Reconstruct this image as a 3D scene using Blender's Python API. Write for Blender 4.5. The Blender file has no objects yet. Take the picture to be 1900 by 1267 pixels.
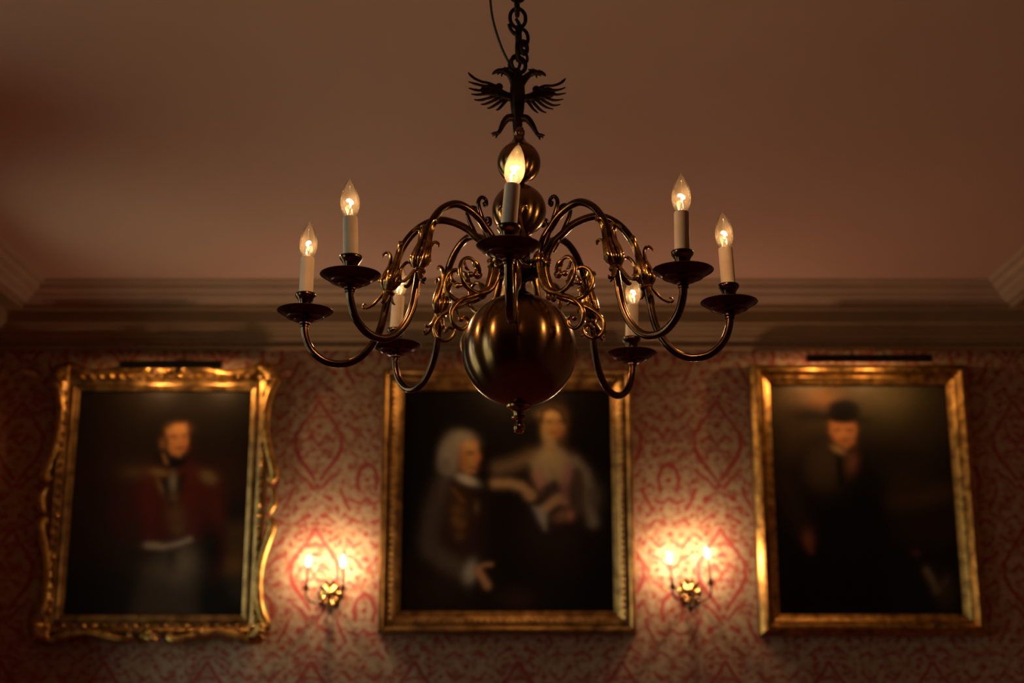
import bpy, math, random
import numpy as np
from math import sin, cos, pi, radians, atan2, hypot
from mathutils import Vector, Matrix, Euler

scene = bpy.context.scene
COL = scene.collection
random.seed(7)
CZ = 1.40                                   # eye height; heights "h" below are measured from it

# ---------------------------------------------------------------- camera, world, exposure
cd = bpy.data.cameras.new('camera')
cam = bpy.data.objects.new('camera', cd)
COL.objects.link(cam)
cam.location = (0, 0, CZ)
cam.rotation_euler = (radians(90 + 14.2), 0, 0)
cd.sensor_width = 36
cd.lens = 2640 / 1900 * 36
cd.clip_start = 0.05
cd.dof.use_dof = True
cd.dof.focus_distance = 2.72
cd.dof.aperture_fstop = 3.6
scene.camera = cam

scene.view_settings.view_transform = 'Standard'
scene.view_settings.look = 'None'
scene.view_settings.gamma = 1
scene.view_settings.use_curve_mapping = False
scene.view_settings.exposure = 0.0
try:
    scene.cycles.use_denoising = True
    scene.cycles.max_bounces = 8
    scene.cycles.diffuse_bounces = 4
    scene.cycles.transparent_max_bounces = 16
    scene.cycles.sample_clamp_indirect = 4
    scene.cycles.caustics_reflective = False
    scene.cycles.caustics_refractive = False
except Exception:
    pass

SKY = .90
GROUND = .62
world = bpy.data.worlds.new('dusk_sky')
scene.world = world
world.use_nodes = True
wn = world.node_tree
wn.nodes.clear()
tc = wn.nodes.new('ShaderNodeTexCoord')
sx = wn.nodes.new('ShaderNodeSeparateXYZ')
rp = wn.nodes.new('ShaderNodeValToRGB')
bg = wn.nodes.new('ShaderNodeBackground')
wo = wn.nodes.new('ShaderNodeOutputWorld')
mp = wn.nodes.new('ShaderNodeMath'); mp.operation = 'MULTIPLY_ADD'
mp.inputs[1].default_value = .5; mp.inputs[2].default_value = .5
wn.links.new(tc.outputs['Generated'], sx.inputs[0])
wn.links.new(sx.outputs[2], mp.inputs[0])
wn.links.new(mp.outputs[0], rp.inputs[0])
wn.links.new(rp.outputs[0], bg.inputs[0])
wn.links.new(bg.outputs[0], wo.inputs[0])
rp.color_ramp.elements[0].position = .47
rp.color_ramp.elements[0].color = (.66 * GROUND, .70 * GROUND, .48 * GROUND, 1)
rp.color_ramp.elements[1].position = .53
rp.color_ramp.elements[1].color = (.80 * SKY, .85 * SKY, .84 * SKY, 1)
bg.inputs[1].default_value = 6.0

P_CHANDELIER, P_SCONCE, P_PICTURE = 1.8, 8.2, 7.5
WARM = (1.0, .55, .23)

# ---------------------------------------------------------------- helpers
def tag(o, label=None, cat=None, group=None, kind=None):
    if label: o['label'] = label
    if cat: o['category'] = cat
    if group: o['group'] = group
    if kind: o['kind'] = kind
    return o

def empty(name, loc, label=None, cat=None, group=None):
    o = bpy.data.objects.new(name, None)
    COL.objects.link(o)
    o.location = loc
    o.empty_display_size = .1
    return tag(o, label, cat, group)

class MB:
    """collects vertices and faces in local coordinates, links them as one mesh object"""
    def __init__(s): s.v = []; s.f = []
    def add(s, v, f):
        n = len(s.v)
        s.v.extend([tuple(map(float, p)) for p in v])
        s.f.extend([tuple(n + i for i in q) for q in f])
        return s
    def box(s, x0, x1, y0, y1, z0, z1):
        v = [(x, y, z) for x in (x0, x1) for y in (y0, y1) for z in (z0, z1)]
        return s.add(v, [(0, 1, 3, 2), (4, 6, 7, 5), (0, 4, 5, 1), (2, 3, 7, 6), (0, 2, 6, 4), (1, 5, 7, 3)])
    def lathe(s, prof, seg=32, c=(0, 0, 0), M=None):
        v = []; f = []
        for (r, z) in prof:
            for k in range(seg):
                a = 2 * pi * k / seg
                v.append((c[0] + r * cos(a), c[1] + r * sin(a), c[2] + z))
        for i in range(len(prof) - 1):
            for k in range(seg):
                a, b = i * seg + k, i * seg + (k + 1) % seg
                f.append((a, b, b + seg, a + seg))
        if prof[0][0] > 1e-6: f.append(tuple(reversed(range(seg))))
        if prof[-1][0] > 1e-6: f.append(tuple((len(prof) - 1) * seg + k for k in range(seg)))
        if M: v = [tuple(M @ Vector(p)) for p in v]
        return s.add(v, f)
    def sweep(s, pts, rad, seg=10, flat=None, M=None, res=None, closed=False):
        """tube along pts; rad one number or one per point; flat=(normal, factor) thins it along a direction"""
        P = np.array(pts, float)
        R = np.full(len(P), rad, float) if np.isscalar(rad) else np.array(rad, float)
        if res:
            P, R = smooth_path(P, R, res, closed)
        n = len(P)
        if closed:
            T = np.roll(P, -1, 0) - np.roll(P, 1, 0)
        else:
            T = np.gradient(P, axis=0)
        T /= np.maximum(np.linalg.norm(T, axis=1), 1e-9)[:, None]
        a = np.array([0, 0, 1.]) if abs(T[0][2]) < .9 else np.array([0, 1., 0])
        if flat is not None: a = np.array(flat[0], float)
        N = a - T[0] * (a @ T[0]); N /= np.linalg.norm(N)
        v = []; f = []
        for i in range(n):
            if flat is not None:
                N = np.array(flat[0], float); N = N - T[i] * (N @ T[i])
            else:
                N = N - T[i] * (N @ T[i])
            N /= max(np.linalg.norm(N), 1e-9)
            B = np.cross(T[i], N)
            kf = flat[1] if flat is not None else 1
            for k in range(seg):
                t = 2 * pi * k / seg
                v.append(P[i] + R[i] * (cos(t) * kf * N + sin(t) * B))
        for i in range(n if closed else n - 1):
            for k in range(seg):
                a0, b0 = i * seg + k, i * seg + (k + 1) % seg
                a1, b1 = ((i + 1) % n) * seg + k, ((i + 1) % n) * seg + (k + 1) % seg
                f.append((a0, b0, b1, a1))
        if not closed:
            f.append(tuple(reversed(range(seg))))
            f.append(tuple((n - 1) * seg + k for k in range(seg)))
        if M: v = [tuple(M @ Vector(p)) for p in v]
        return s.add(v, f)
    def ball(s, c, r, seg=16, rings=9, sc=(1, 1, 1), M=None):
        v = []; f = []
        for i in range(rings + 1):
            ph = pi * i / rings
            for k in range(seg):
                t = 2 * pi * k / seg
                v.append((c[0] + r * sc[0] * sin(ph) * cos(t), c[1] + r * sc[1] * sin(ph) * sin(t), c[2] - r * sc[2] * cos(ph)))
        for i in range(rings):
            for k in range(seg):
                a, b = i * seg + k, i * seg + (k + 1) % seg
                f.append((a, b, b + seg, a + seg))
        if M: v = [tuple(M @ Vector(p)) for p in v]
        return s.add(v, f)
    def mesh(s, name, mat, sharp=38):
        me = bpy.data.meshes.new(name)
        me.from_pydata(s.v, [], s.f)
        if mat: me.materials.append(mat)
        me.update()
        me.polygons.foreach_set('use_smooth', [sharp > 0] * len(me.polygons))
        if sharp > 0:
            try: me.set_sharp_from_angle(angle=radians(sharp))
            except Exception: pass
        return me
    def build(s, name, mat, parent=None, loc=(0, 0, 0), sharp=38, **k):
        return link(s.mesh(name, mat, sharp), name, parent, loc, **k)

def link(me, name, parent=None, loc=(0, 0, 0), rot=None, **k):
    o = bpy.data.objects.new(name, me)
    COL.objects.link(o)
    o.location = loc
    if rot is not None: o.rotation_euler = rot
    if parent: o.parent = parent
    return tag(o, **k)

def smooth_path(P, R, res, closed=False):
    Q = []; S = []
    n = len(P)
    for i in range(n if closed else n - 1):
        if closed:
            p = [P[(i - 1) % n], P[i], P[(i + 1) % n], P[(i + 2) % n]]; r = R[i], R[(i + 1) % n]
        else:
            p = [P[max(i - 1, 0)], P[i], P[i + 1], P[min(i + 2, n - 1)]]; r = R[i], R[i + 1]
        for k in range(res):
            t = k / res
            Q.append(.5 * ((2 * p[1]) + (-p[0] + p[2]) * t + (2 * p[0] - 5 * p[1] + 4 * p[2] - p[3]) * t * t + (-p[0] + 3 * p[1] - 3 * p[2] + p[3]) * t ** 3))
            S.append(r[0] * (1 - t) + r[1] * t)
    if not closed:
        Q.append(P[-1]); S.append(R[-1])
    return np.array(Q), np.array(S)

# ---- node helpers
def new_mat(name):
    m = bpy.data.materials.new(name)
    m.use_nodes = True
    nt = m.node_tree
    nt.nodes.clear()
    out = nt.nodes.new('ShaderNodeOutputMaterial')
    return m, nt, out

def principled(nt, out, **k):
    b = nt.nodes.new('ShaderNodeBsdfPrincipled')
    nt.links.new(b.outputs[0], out.inputs[0])
    for n, v in k.items():
        n = n.replace('_', ' ')
        if n in b.inputs:
            b.inputs[n].default_value = v
    return b

def noise(nt, scale, detail=3, vec=None, rough=.5):
    t = nt.nodes.new('ShaderNodeTexNoise')
    t.inputs['Scale'].default_value = scale
    t.inputs['Detail'].default_value = detail
    t.inputs['Roughness'].default_value = rough
    if vec is None:
        c = nt.nodes.new('ShaderNodeTexCoord'); vec = c.outputs['Object']
    nt.links.new(vec, t.inputs['Vector'])
    return t

def ramp(nt, fac, stops):
    r = nt.nodes.new('ShaderNodeValToRGB')
    nt.links.new(fac, r.inputs[0])
    e = r.color_ramp.elements
    while len(e) < len(stops): e.new(.5)
    for q, (p, c) in zip(e, stops):
        q.position = p; q.color = (*c, 1)
    return r

def bump(nt, b, height, strength=.2, dist=.002):
    n = nt.nodes.new('ShaderNodeBump')
    n.inputs['Strength'].default_value = strength
    n.inputs['Distance'].default_value = dist
    nt.links.new(height, n.inputs['Height'])
    nt.links.new(n.outputs[0], b.inputs['Normal'])

def metal(name, dark, light, rough, scale=14, metallic=1.0, aniso=0, bumpk=.15, rvar=.12):
    m, nt, out = new_mat(name)
    b = principled(nt, out, Metallic=metallic, Roughness=rough)
    t = noise(nt, scale, 5)
    r = ramp(nt, t.outputs[0], [(.35, dark), (.65, light)])
    nt.links.new(r.outputs[0], b.inputs['Base Color'])
    mr = nt.nodes.new('ShaderNodeMapRange')
    mr.inputs['To Min'].default_value = rough - rvar; mr.inputs['To Max'].default_value = rough + rvar
    nt.links.new(t.outputs[0], mr.inputs[0]); nt.links.new(mr.outputs[0], b.inputs['Roughness'])
    if aniso:
        b.inputs['Anisotropic'].default_value = aniso
        tg = nt.nodes.new('ShaderNodeTangent'); tg.direction_type = 'RADIAL'; tg.axis = 'Z'
        b.inputs['Anisotropic Rotation'].default_value = .25
        nt.links.new(tg.outputs[0], b.inputs['Tangent'])
    if bumpk:
        t2 = noise(nt, scale * 4, 4)
        bump(nt, b, t2.outputs[0], bumpk, .0015)
    return m

def plain(name, c0, c1, rough, scale=8, bumpk=.1, dist=.002, spec=.5):
    m, nt, out = new_mat(name)
    b = principled(nt, out, Roughness=rough)
    b.inputs['Specular IOR Level'].default_value = spec
    t = noise(nt, scale, 5)
    r = ramp(nt, t.outputs[0], [(.3, c0), (.7, c1)])
    nt.links.new(r.outputs[0], b.inputs['Base Color'])
    if bumpk:
        t2 = noise(nt, scale * 6, 3)
        bump(nt, b, t2.outputs[0], bumpk, dist)
    return m

BRASS_BALL = metal('aged_brass_ball', (.15, .08, .033), (.22, .12, .05), .22, 5, aniso=.75, bumpk=.03, rvar=.04)
BRASS_ARM = metal('dark_bronze', (.06, .032, .018), (.13, .068, .032), .20, 20, bumpk=.08, rvar=.06)
BRASS_ORN = metal('polished_brass_casting', (.12, .06, .02), (.46, .24, .075), .22, 60, bumpk=.2, rvar=.08)
BRONZE_PAN = metal('dark_bronze_pan', (.07, .03, .025), (.12, .055, .04), .25, 25, bumpk=.08, rvar=.06)
IRON = metal('black_iron', (.008, .005, .004), (.018, .011, .008), .5, 40, metallic=.8, bumpk=.3)
EAGLE = metal('dark_cast_bronze', (.012, .006, .005), (.032, .016, .010), .42, 40, metallic=.9, bumpk=.3)
GILT = metal('worn_gilding', (.22, .11, .03), (.58, .33, .09), .36, 22, metallic=.94, bumpk=.4)
GILT_DULL = metal('dull_gilding', (.17, .09, .03), (.44, .26, .085), .38, 16, metallic=.92, bumpk=.35)
CORD_M = plain('black_rubber', (.008, .007, .006), (.014, .012, .01), .6, 30, 0)
SHADE_M = metal('dark_lamp_metal', (.015, .012, .01), (.03, .024, .018), .45, 20, metallic=.6, bumpk=.05)
SLEEVE = plain('ivory_card_sleeve', (.58, .43, .32), (.68, .53, .40), .75, 30, .2, .0006)
DARK_SLEEVE = plain('silhouetted_candle_tube', (.10, .07, .045), (.16, .11, .07), .6, 30, .1)  # sconce sleeves, coloured dark to imitate their silhouette against the bright wall
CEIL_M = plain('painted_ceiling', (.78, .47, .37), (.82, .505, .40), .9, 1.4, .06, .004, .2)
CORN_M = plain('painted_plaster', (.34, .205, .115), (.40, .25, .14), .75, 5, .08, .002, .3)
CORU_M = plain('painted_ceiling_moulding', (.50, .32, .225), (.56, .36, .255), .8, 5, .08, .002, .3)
SASH_M = plain('white_sash_paint', (.62, .58, .50), (.70, .66, .58), .45, 9, .05)
CURT_M = plain('crimson_added_curtain', (.16, .015, .015), (.24, .03, .025), .9, 30, .4, .002, .2)

def carpet():
    m, nt, out = new_mat('red_carpet')
    b = principled(nt, out, Roughness=.95)
    t = noise(nt, 2.5, 4); t2 = noise(nt, 400, 2)
    r = ramp(nt, t.outputs[0], [(.3, (.22, .030, .028)), (.7, (.32, .05, .045))])
    nt.links.new(r.outputs[0], b.inputs['Base Color'])
    bump(nt, b, t2.outputs[0], .5, .004)
    return m
CARPET = carpet()

def glass_env(name, tint, haze, hazecol=(1, .86, .62)):
    """thin clear glass: fresnel reflection over see-through, with a trace of dusty scatter added to imitate bulb glow"""
    m, nt, out = new_mat(name)
    tr = nt.nodes.new('ShaderNodeBsdfTransparent'); tr.inputs[0].default_value = (*tint, 1)
    gl = nt.nodes.new('ShaderNodeBsdfGlossy'); gl.inputs['Roughness'].default_value = .03
    tl = nt.nodes.new('ShaderNodeBsdfTranslucent'); tl.inputs[0].default_value = (*hazecol, 1)
    fr = nt.nodes.new('ShaderNodeLayerWeight'); fr.inputs[0].default_value = .22
    m1 = nt.nodes.new('ShaderNodeMixShader'); m2 = nt.nodes.new('ShaderNodeMixShader')
    m1.inputs[0].default_value = haze
    nt.links.new(tr.outputs[0], m1.inputs[1]); nt.links.new(tl.outputs[0], m1.inputs[2])
    nt.links.new(fr.outputs['Fresnel'], m2.inputs[0])
    nt.links.new(m1.outputs[0], m2.inputs[1]); nt.links.new(gl.outputs[0], m2.inputs[2])
    nt.links.new(m2.outputs[0], out.inputs[0])
    return m
GLASS = glass_env('clear_bulb_glass', (.99, .97, .93), .009)
GLASS_FROST = glass_env('hazy_bulb_glass', (.95, .92, .86), .028)
PANE = glass_env('window_glass', (.9, .94, .92), 0.0)

def emit(name, col, s):
    m, nt, out = new_mat(name)
    e = nt.nodes.new('ShaderNodeEmission')
    e.inputs[0].default_value = (*col, 1); e.inputs[1].default_value = s
    nt.links.new(e.outputs[0], out.inputs[0])
    try: m.cycles.emission_sampling = 'NONE'
    except Exception: pass
    return m
FIL = emit('hot_filament', (1, .62, .30), 60)
FLAME = emit('glowing_bulb', (1, .66, .34), 60)

def lamp(parent, loc, power, radius=.008, col=WARM):
    ld = bpy.data.lights.new('bulb_light', 'POINT')
    ld.energy = power; ld.shadow_soft_size = radius; ld.color = col
    o = bpy.data.objects.new('bulb_light', ld)
    COL.objects.link(o); o.location = loc
    if parent: o.parent = parent
    return o

# ---------------------------------------------------------------- damask wallpaper
# strokes of one repeat: (u0, v0, u1, v1, half width) in units of 1/100 of 0.30 m, u = sideways from the medallion axis, v = down from its tip
def damask_strokes():
    S = []
    def path(pts, w, w2=None):
        n = len(pts) - 1
        for i in range(n):
            ww = w if w2 is None else w + (w2 - w) * (i + .5) / n
            S.append((*pts[i], *pts[i + 1], ww))
    path([(0, 2), (12, 22), (30, 46), (42, 66), (43, 92)], 2.4)
    path([(43, 92), (34, 112), (20, 130), (6, 150)], 3.6, 2.2)
    path([(52, 84), (44, 62)], 1.0)
    path([(14, 34), (0, 30)], 1.6)
    path([(28, 80), (14, 66), (0, 88)], 1.4)
    path([(4, 96), (22, 100)], 1.2)
    path([(8, 168), (22, 150), (38, 140)], 2.0)
    path([(12, 180), (30, 192)], 1.2)
    path([(44, 168), (50, 186), (62, 208)], 2.0)
    path([(14, 216), (36, 232)], 1.4)
    path([(56, 236), (70, 226), (84, 232)], 1.3)
    path([(58, 20), (72, 36), (84, 28)], 1.6)
    path([(60, 52), (76, 60), (88, 76)], 1.4)
    path([(92, 122), (80, 132), (74, 152), (78, 170)], 2.6)
    path([(93.5, 186), (82, 196), (66, 190)], 1.8)
    path([(62, 100), (74, 108)], 1.8)
    for d in ((0, 50, 3.6), (0, 66, 2.2), (0, 163, 4), (25, 187, 4.6), (13, 220, 3.6), (35, 205, 2.4), (93, 152, 3.6), (52, 218, 3),
              (78, 205, 2.6), (93, 12, 3.4), (93, 58, 3.6), (68, 78, 3), (60, 128, 2.6), (58, 160, 2.2), (28, 12, 2.6), (46, 30, 2.6),
              (93, 96, 3), (78, 92, 2.2), (0, 200, 2.4), (20, 108, 2), (0, 112, 2.4)):
        S.append((d[0], d[1], d[0] + .01, d[1] + .01, d[2]))
    # scattered small buds that fill the ground between the ogees
    rg = random.Random(11)
    for k in range(14):
        a, b = rg.uniform(4, 90), rg.uniform(0, 238)
        an = rg.uniform(0, pi); L_ = rg.uniform(2, 7)
        S.append((a, b, a + L_ * cos(an), b + L_ * sin(an), rg.uniform(1.2, 2.2)))
    return S

def wallpaper(axis):
    m, nt, out = new_mat('damask_wallpaper')
    b = principled(nt, out, Roughness=.62)
    b.inputs['Specular IOR Level'].default_value = .3
    L = nt.links
    geo = nt.nodes.new('ShaderNodeNewGeometry')
    sp = nt.nodes.new('ShaderNodeSeparateXYZ'); L.new(geo.outputs['Position'], sp.inputs[0])
    def math(op, a, b_=None, c=None):
        n = nt.nodes.new('ShaderNodeMath'); n.operation = op
        for i, q in enumerate((a, b_, c)):
            if q is None: continue
            if hasattr(q, 'is_linked'): L.new(q, n.inputs[i])
            else: n.inputs[i].default_value = q
        return n.outputs[0]
    K = 1 / .00300
    U = sp.outputs[0] if axis == 'x' else sp.outputs[1]
    PX, PY = 187., 240.
    wob = noise(nt, 9, 2, geo.outputs['Position'])
    w1 = math('MULTIPLY_ADD', wob.outputs[0], 1.6, -.8)
    u = math('MULTIPLY_ADD', U, K, 1.088 * K)
    u = math('PINGPONG', math('ADD', u, w1), PX / 2)
    v = math('MULTIPLY_ADD', sp.outputs[2], -K, (CZ + 1.657) * K)
    v = math('MODULO', math('ADD', math('ADD', v, w1), PY * 20), PY)
    cv = nt.nodes.new('ShaderNodeCombineXYZ'); L.new(u, cv.inputs[0]); L.new(v, cv.inputs[1])
    def vec(op, a, b_=None, sc=None):
        n = nt.nodes.new('ShaderNodeVectorMath'); n.operation = op
        for i, q in enumerate((a, b_)):
            if q is None: continue
            if hasattr(q, 'is_linked'): L.new(q, n.inputs[i])
            else: n.inputs[i].default_value = q
        if sc is not None: L.new(sc, n.inputs['Scale'])
        return n
    best = None
    S = damask_strokes()
    for (a0, b0, a1, b1, w) in S:
        d = (a1 - a0, b1 - b0, 0); dd = d[0] ** 2 + d[1] ** 2
        if dd < .01:
            ln = vec('DISTANCE', cv.outputs[0], (a0, b0, 0)).outputs['Value']
        else:
            p = vec('SUBTRACT', cv.outputs[0], (a0, b0, 0)).outputs[0]
            t = vec('DOT_PRODUCT', p, (d[0] / dd, d[1] / dd, 0)).outputs['Value']
            t = nt.nodes.new('ShaderNodeClamp'), t
            L.new(t[1], t[0].inputs[0])
            q = vec('SCALE', d, None, t[0].outputs[0]).outputs[0]
            ln = vec('DISTANCE', p, q).outputs['Value']
        ds = math('SUBTRACT', ln, w * .95)
        best = ds if best is None else math('MINIMUM', best, ds)
    mr = nt.nodes.new('ShaderNodeMapRange'); mr.interpolation_type = 'SMOOTHSTEP'
    L.new(best, mr.inputs[0])
    mr.inputs['From Min'].default_value = -2.5; mr.inputs['From Max'].default_value = 4.0
    mr.inputs['To Min'].default_value = 1; mr.inputs['To Max'].default_value = 0
    fine = noise(nt, 55, 4, geo.outputs['Position'])
    big = noise(nt, 34, 3, geo.outputs['Position'])
    cream = ramp(nt, big.outputs[0], [(.38, (.27, .11, .065)), (.50, (.345, .215, .13)), (.62, (.39, .285, .18))])
    red = ramp(nt, fine.outputs[0], [(.35, (.22, .011, .017)), (.65, (.30, .024, .028))])
    mask = math('MULTIPLY', mr.outputs[0], math('MULTIPLY_ADD', fine.outputs[0], .7, .62))
    mask = math('MINIMUM', mask, 1.0)
    mx = nt.nodes.new('ShaderNodeMix'); mx.data_type = 'RGBA'
    L.new(mask, mx.inputs[0]); L.new(cream.outputs[0], mx.inputs[6]); L.new(red.outputs[0], mx.inputs[7])
    L.new(mx.outputs[2], b.inputs['Base Color'])
    bump(nt, b, fine.outputs[0], .12, .002)
    return m
PAPER_X, PAPER_Y = wallpaper('x'), wallpaper('y')

# ---------------------------------------------------------------- room
XL, XR, YF, YB, CEIL = -2.98, 3.03, 7.90, -2.60, CZ + 2.252
T = .30
def struct(name, mb, mat, parent=None, sharp=38):
    return mb.build(name, mat, parent, kind='structure' if parent is None else None, sharp=sharp)

struct('floor', MB().box(XL - T, XR + T, YB - T, YF + T, -.2, 0), CARPET)
struct('ceiling', MB().box(XL - T, XR + T, YB - T, YF + T, CEIL, CEIL + .2), CEIL_M)
struct('wall_far', MB().box(XL - T, XR + T, YF, YF + T, 0, CEIL), PAPER_X)
struct('wall_right', MB().box(XR, XR + T, YB, YF, 0, CEIL), PAPER_Y)
struct('wall_rear', MB().box(XL - T, XR + T, YB - T, YB, 0, CEIL), PAPER_X)
WINS = [(.75, 1.95), (3.2, 4.4), (6.0, 7.2)]
WZ0, WZ1 = .75, 3.05
w = MB()
edges = [YB] + [e for p in WINS for e in p] + [YF]
for i in range(0, len(edges), 2):
    w.box(XL - T, XL, edges[i], edges[i + 1], 0, CEIL)
for a, b_ in WINS:
    w.box(XL - T, XL, a, b_, 0, WZ0); w.box(XL - T, XL, a, b_, WZ1, CEIL)
struct('wall_left', w, PAPER_Y)

for i, (a, b_) in enumerate(WINS):
    f = MB()
    x0, x1 = XL - .2, XL - .14
    f.box(x0, x1, a, a + .07, WZ0, WZ1); f.box(x0, x1, b_ - .07, b_, WZ0, WZ1)
    f.box(x0, x1, a + .07, b_ - .07, WZ0, WZ0 + .09); f.box(x0, x1, a + .07, b_ - .07, WZ1 - .07, WZ1)
    win = f.build('window_%d' % (i + 1), SASH_M, None, sharp=0, kind='structure')
    n = 3
    gw = (b_ - a - .14) / n
    zs = np.linspace(WZ0 + .09, WZ1 - .07, 5)
    for k in range(1, n):
        MB().box(x0 + .01, x1 - .01, a + .07 + k * gw - .011, a + .07 + k * gw + .011, zs[0], zs[-1]).build('glazing_bar', SASH_M, win, sharp=0)
    for k in range(1, 4):
        hh = .03 if k == 2 else .011
        MB().box(x0 + .012, x1 - .012, a + .07, b_ - .07, zs[k] - hh, zs[k] + hh).build('glazing_bar', SASH_M, win, sharp=0)
    MB().box(x0 + .028, x0 + .032, a + .05, b_ - .05, WZ0 + .05, WZ1 - .05).build('pane', PANE, win, sharp=0)
    ld = bpy.data.lights.new('window_portal', 'AREA')
    ld.shape = 'RECTANGLE'; ld.size = WZ1 - WZ0; ld.size_y = b_ - a
    try: ld.cycles.is_portal = True
    except Exception: pass
    lo = bpy.data.objects.new('window_portal', ld); COL.objects.link(lo)
    lo.location = (XL - T - .01, (a + b_) / 2, (WZ0 + WZ1) / 2); lo.rotation_euler = (0, radians(-90), 0)

# cornice: one moulded profile (distance from wall, height) run round the room with mitred corners
PROF = [(0, 1.985), (.014, 1.985), (.02, 1.998), (.045, 2.008), (.05, 2.028), (.072, 2.034), (.078, 2.05), (.098, 2.056), (.102, 2.072),
        (.116, 2.080), (.118, 2.150), (.228, 2.150), (.232, 2.124), (.250, 2.124), (.256, 2.148), (.256, 2.256), (0, 2.256)]
UPPER = [(.250, 2.149), (.280, 2.149), (.295, 2.162), (.330, 2.176), (.335, 2.190), (.370, 2.206), (.380, 2.228), (.405, 2.236), (.420, 2.256), (.250, 2.256)]
CNR = [(XL, YF), (XR, YF), (XR, YB), (XL, YB)]
IN = [(1, -1), (-1, -1), (-1, 1), (1, 1)]
def run(name, prof, i, mat):
    j = (i + 1) % 4
    v = []
    for k in (i, j):
        for (q, h) in prof:
            v.append((CNR[k][0] + IN[k][0] * q, CNR[k][1] + IN[k][1] * q, CZ + h))
    n = len(prof)
    f = [(a, (a + 1) % n, n + (a + 1) % n, n + a) for a in range(n)]
    f += [tuple(range(n)), tuple(reversed(range(n, 2 * n)))]
    return MB().add(v, f).build(name, mat, None, kind='structure', sharp=25)
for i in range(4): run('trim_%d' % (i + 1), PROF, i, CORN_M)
RAIL = [(-.001, 1.948), (.018, 1.950), (.024, 1.962), (.018, 1.974), (-.001, 1.975)]
for i in range(4): run('trim_%d' % (i + 5), RAIL, i, CORN_M)
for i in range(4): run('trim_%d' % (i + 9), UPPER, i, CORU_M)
for i, nm in enumerate(('far', 'right', 'rear', 'left')):
    run('baseboard_' + nm, [(-.001, -CZ + .001), (.025, -CZ + .001), (.025, -CZ + .16), (.012, -CZ + .19), (-.001, -CZ + .19)], i, CORN_M)

# curtains beside the windows, out of frame, added to shade the window light
for (a, b_), which in zip(WINS, ('left window nearest the camera', 'middle left window', 'left window nearest the far wall')):
    for side, y in (('near', a - .12), ('far', b_ + .17)):
        v = []; f = []; n = 40
        for z in (.03, CZ + 1.9):
            for k in range(n + 1):
                yy = y - .16 + .32 * k / n
                v.append((XL + .085 + .035 * sin(k * 1.25) + .012 * sin(k * .6 + z), yy, z))
        for k in range(n): f.append((k, k + 1, n + 2 + k, n + 1 + k))
        o = MB().add(v, f).build('added_curtain', CURT_M, None, sharp=80)
        md = o.modifiers.new('thick', 'SOLIDIFY'); md.thickness = .012
        tag(o, 'unseen light-shading crimson floor length curtain on the %s side of the %s' % (side, which), 'added_curtain', 'added curtains at the left windows')

# ---------------------------------------------------------------- chandelier
AX = (.0146, 2.80)
H0 = .5185
chand = empty('chandelier', (AX[0], AX[1], CZ + H0),
              'large eight-armed brass ball chandelier with lit candle bulbs hanging from the ceiling', 'chandelier')
def zl(h): return h - H0
def sph(c, r, a0=-88, a1=88, n=26):
    return [(r * cos(radians(a)), c + r * sin(radians(a))) for a in np.linspace(a0, a1, n)]

MB().lathe([(r, zl(h)) for r, h in
            [(.0, .519), (.006, .5195), (.010, .524), (.0118, .530), (.0105, .5365), (.0065, .5415), (.0062, .545), (.008, .5475),
             (.0155, .549), (.0165, .5515), (.0155, .5535), (.0115, .555), (.0125, .562), (.0155, .567), (.020, .5695), (.0255, .5715),
             (.0265, .5745), (.0255, .5775), (.018, .580), (.016, .590)]], 40).build('finial', BRASS_ORN, chand)
MB().lathe([(r, zl(h)) for r, h in sph(.690, .1165, -87, 87, 60)], 96).build('large_ball', BRASS_BALL, chand, sharp=0 + 80)
MB().lathe([(r, zl(h)) for r, h in
            [(.030, .803), (.026, .808), (.016, .814), (.013, .824), (.014, .832), (.022, .838), (.038, .843), (.046, .850),
             (.0475, .855), (.044, .859), (.032, .861), (.030, .866), (.034, .869), (.0345, .874), (.031, .877), (.026, .879),
             (.023, .884), (.0215, .905), (.022, .918), (.028, .921), (.028, .927), (.022, .930), (.021, .938)]], 48).build('hub', BRASS_ARM, chand)
MB().lathe([(r, zl(h)) for r, h in sph(.9885, .0565, -72, 80, 36)], 72).build('upper_ball', BRASS_BALL, chand, sharp=80)
MB().lathe([(r, zl(h)) for r, h in [(.016, 1.030), (.017, 1.043), (.012, 1.047), (.012, 1.052), (.017, 1.055), (.014, 1.060)]], 32).build('stem_collar', BRASS_ARM, chand)
MB().lathe([(r, zl(h)) for r, h in sph(1.0945, .0455, -75, 52, 26) + [(.022, 1.1355), (.016, 1.141), (.012, 1.148), (.0105, 1.156),
            (.0125, 1.158), (.0125, 1.166), (.0105, 1.168), (.010, 1.172)]], 64).build('top_ball', BRASS_BALL, chand, sharp=80)

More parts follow.
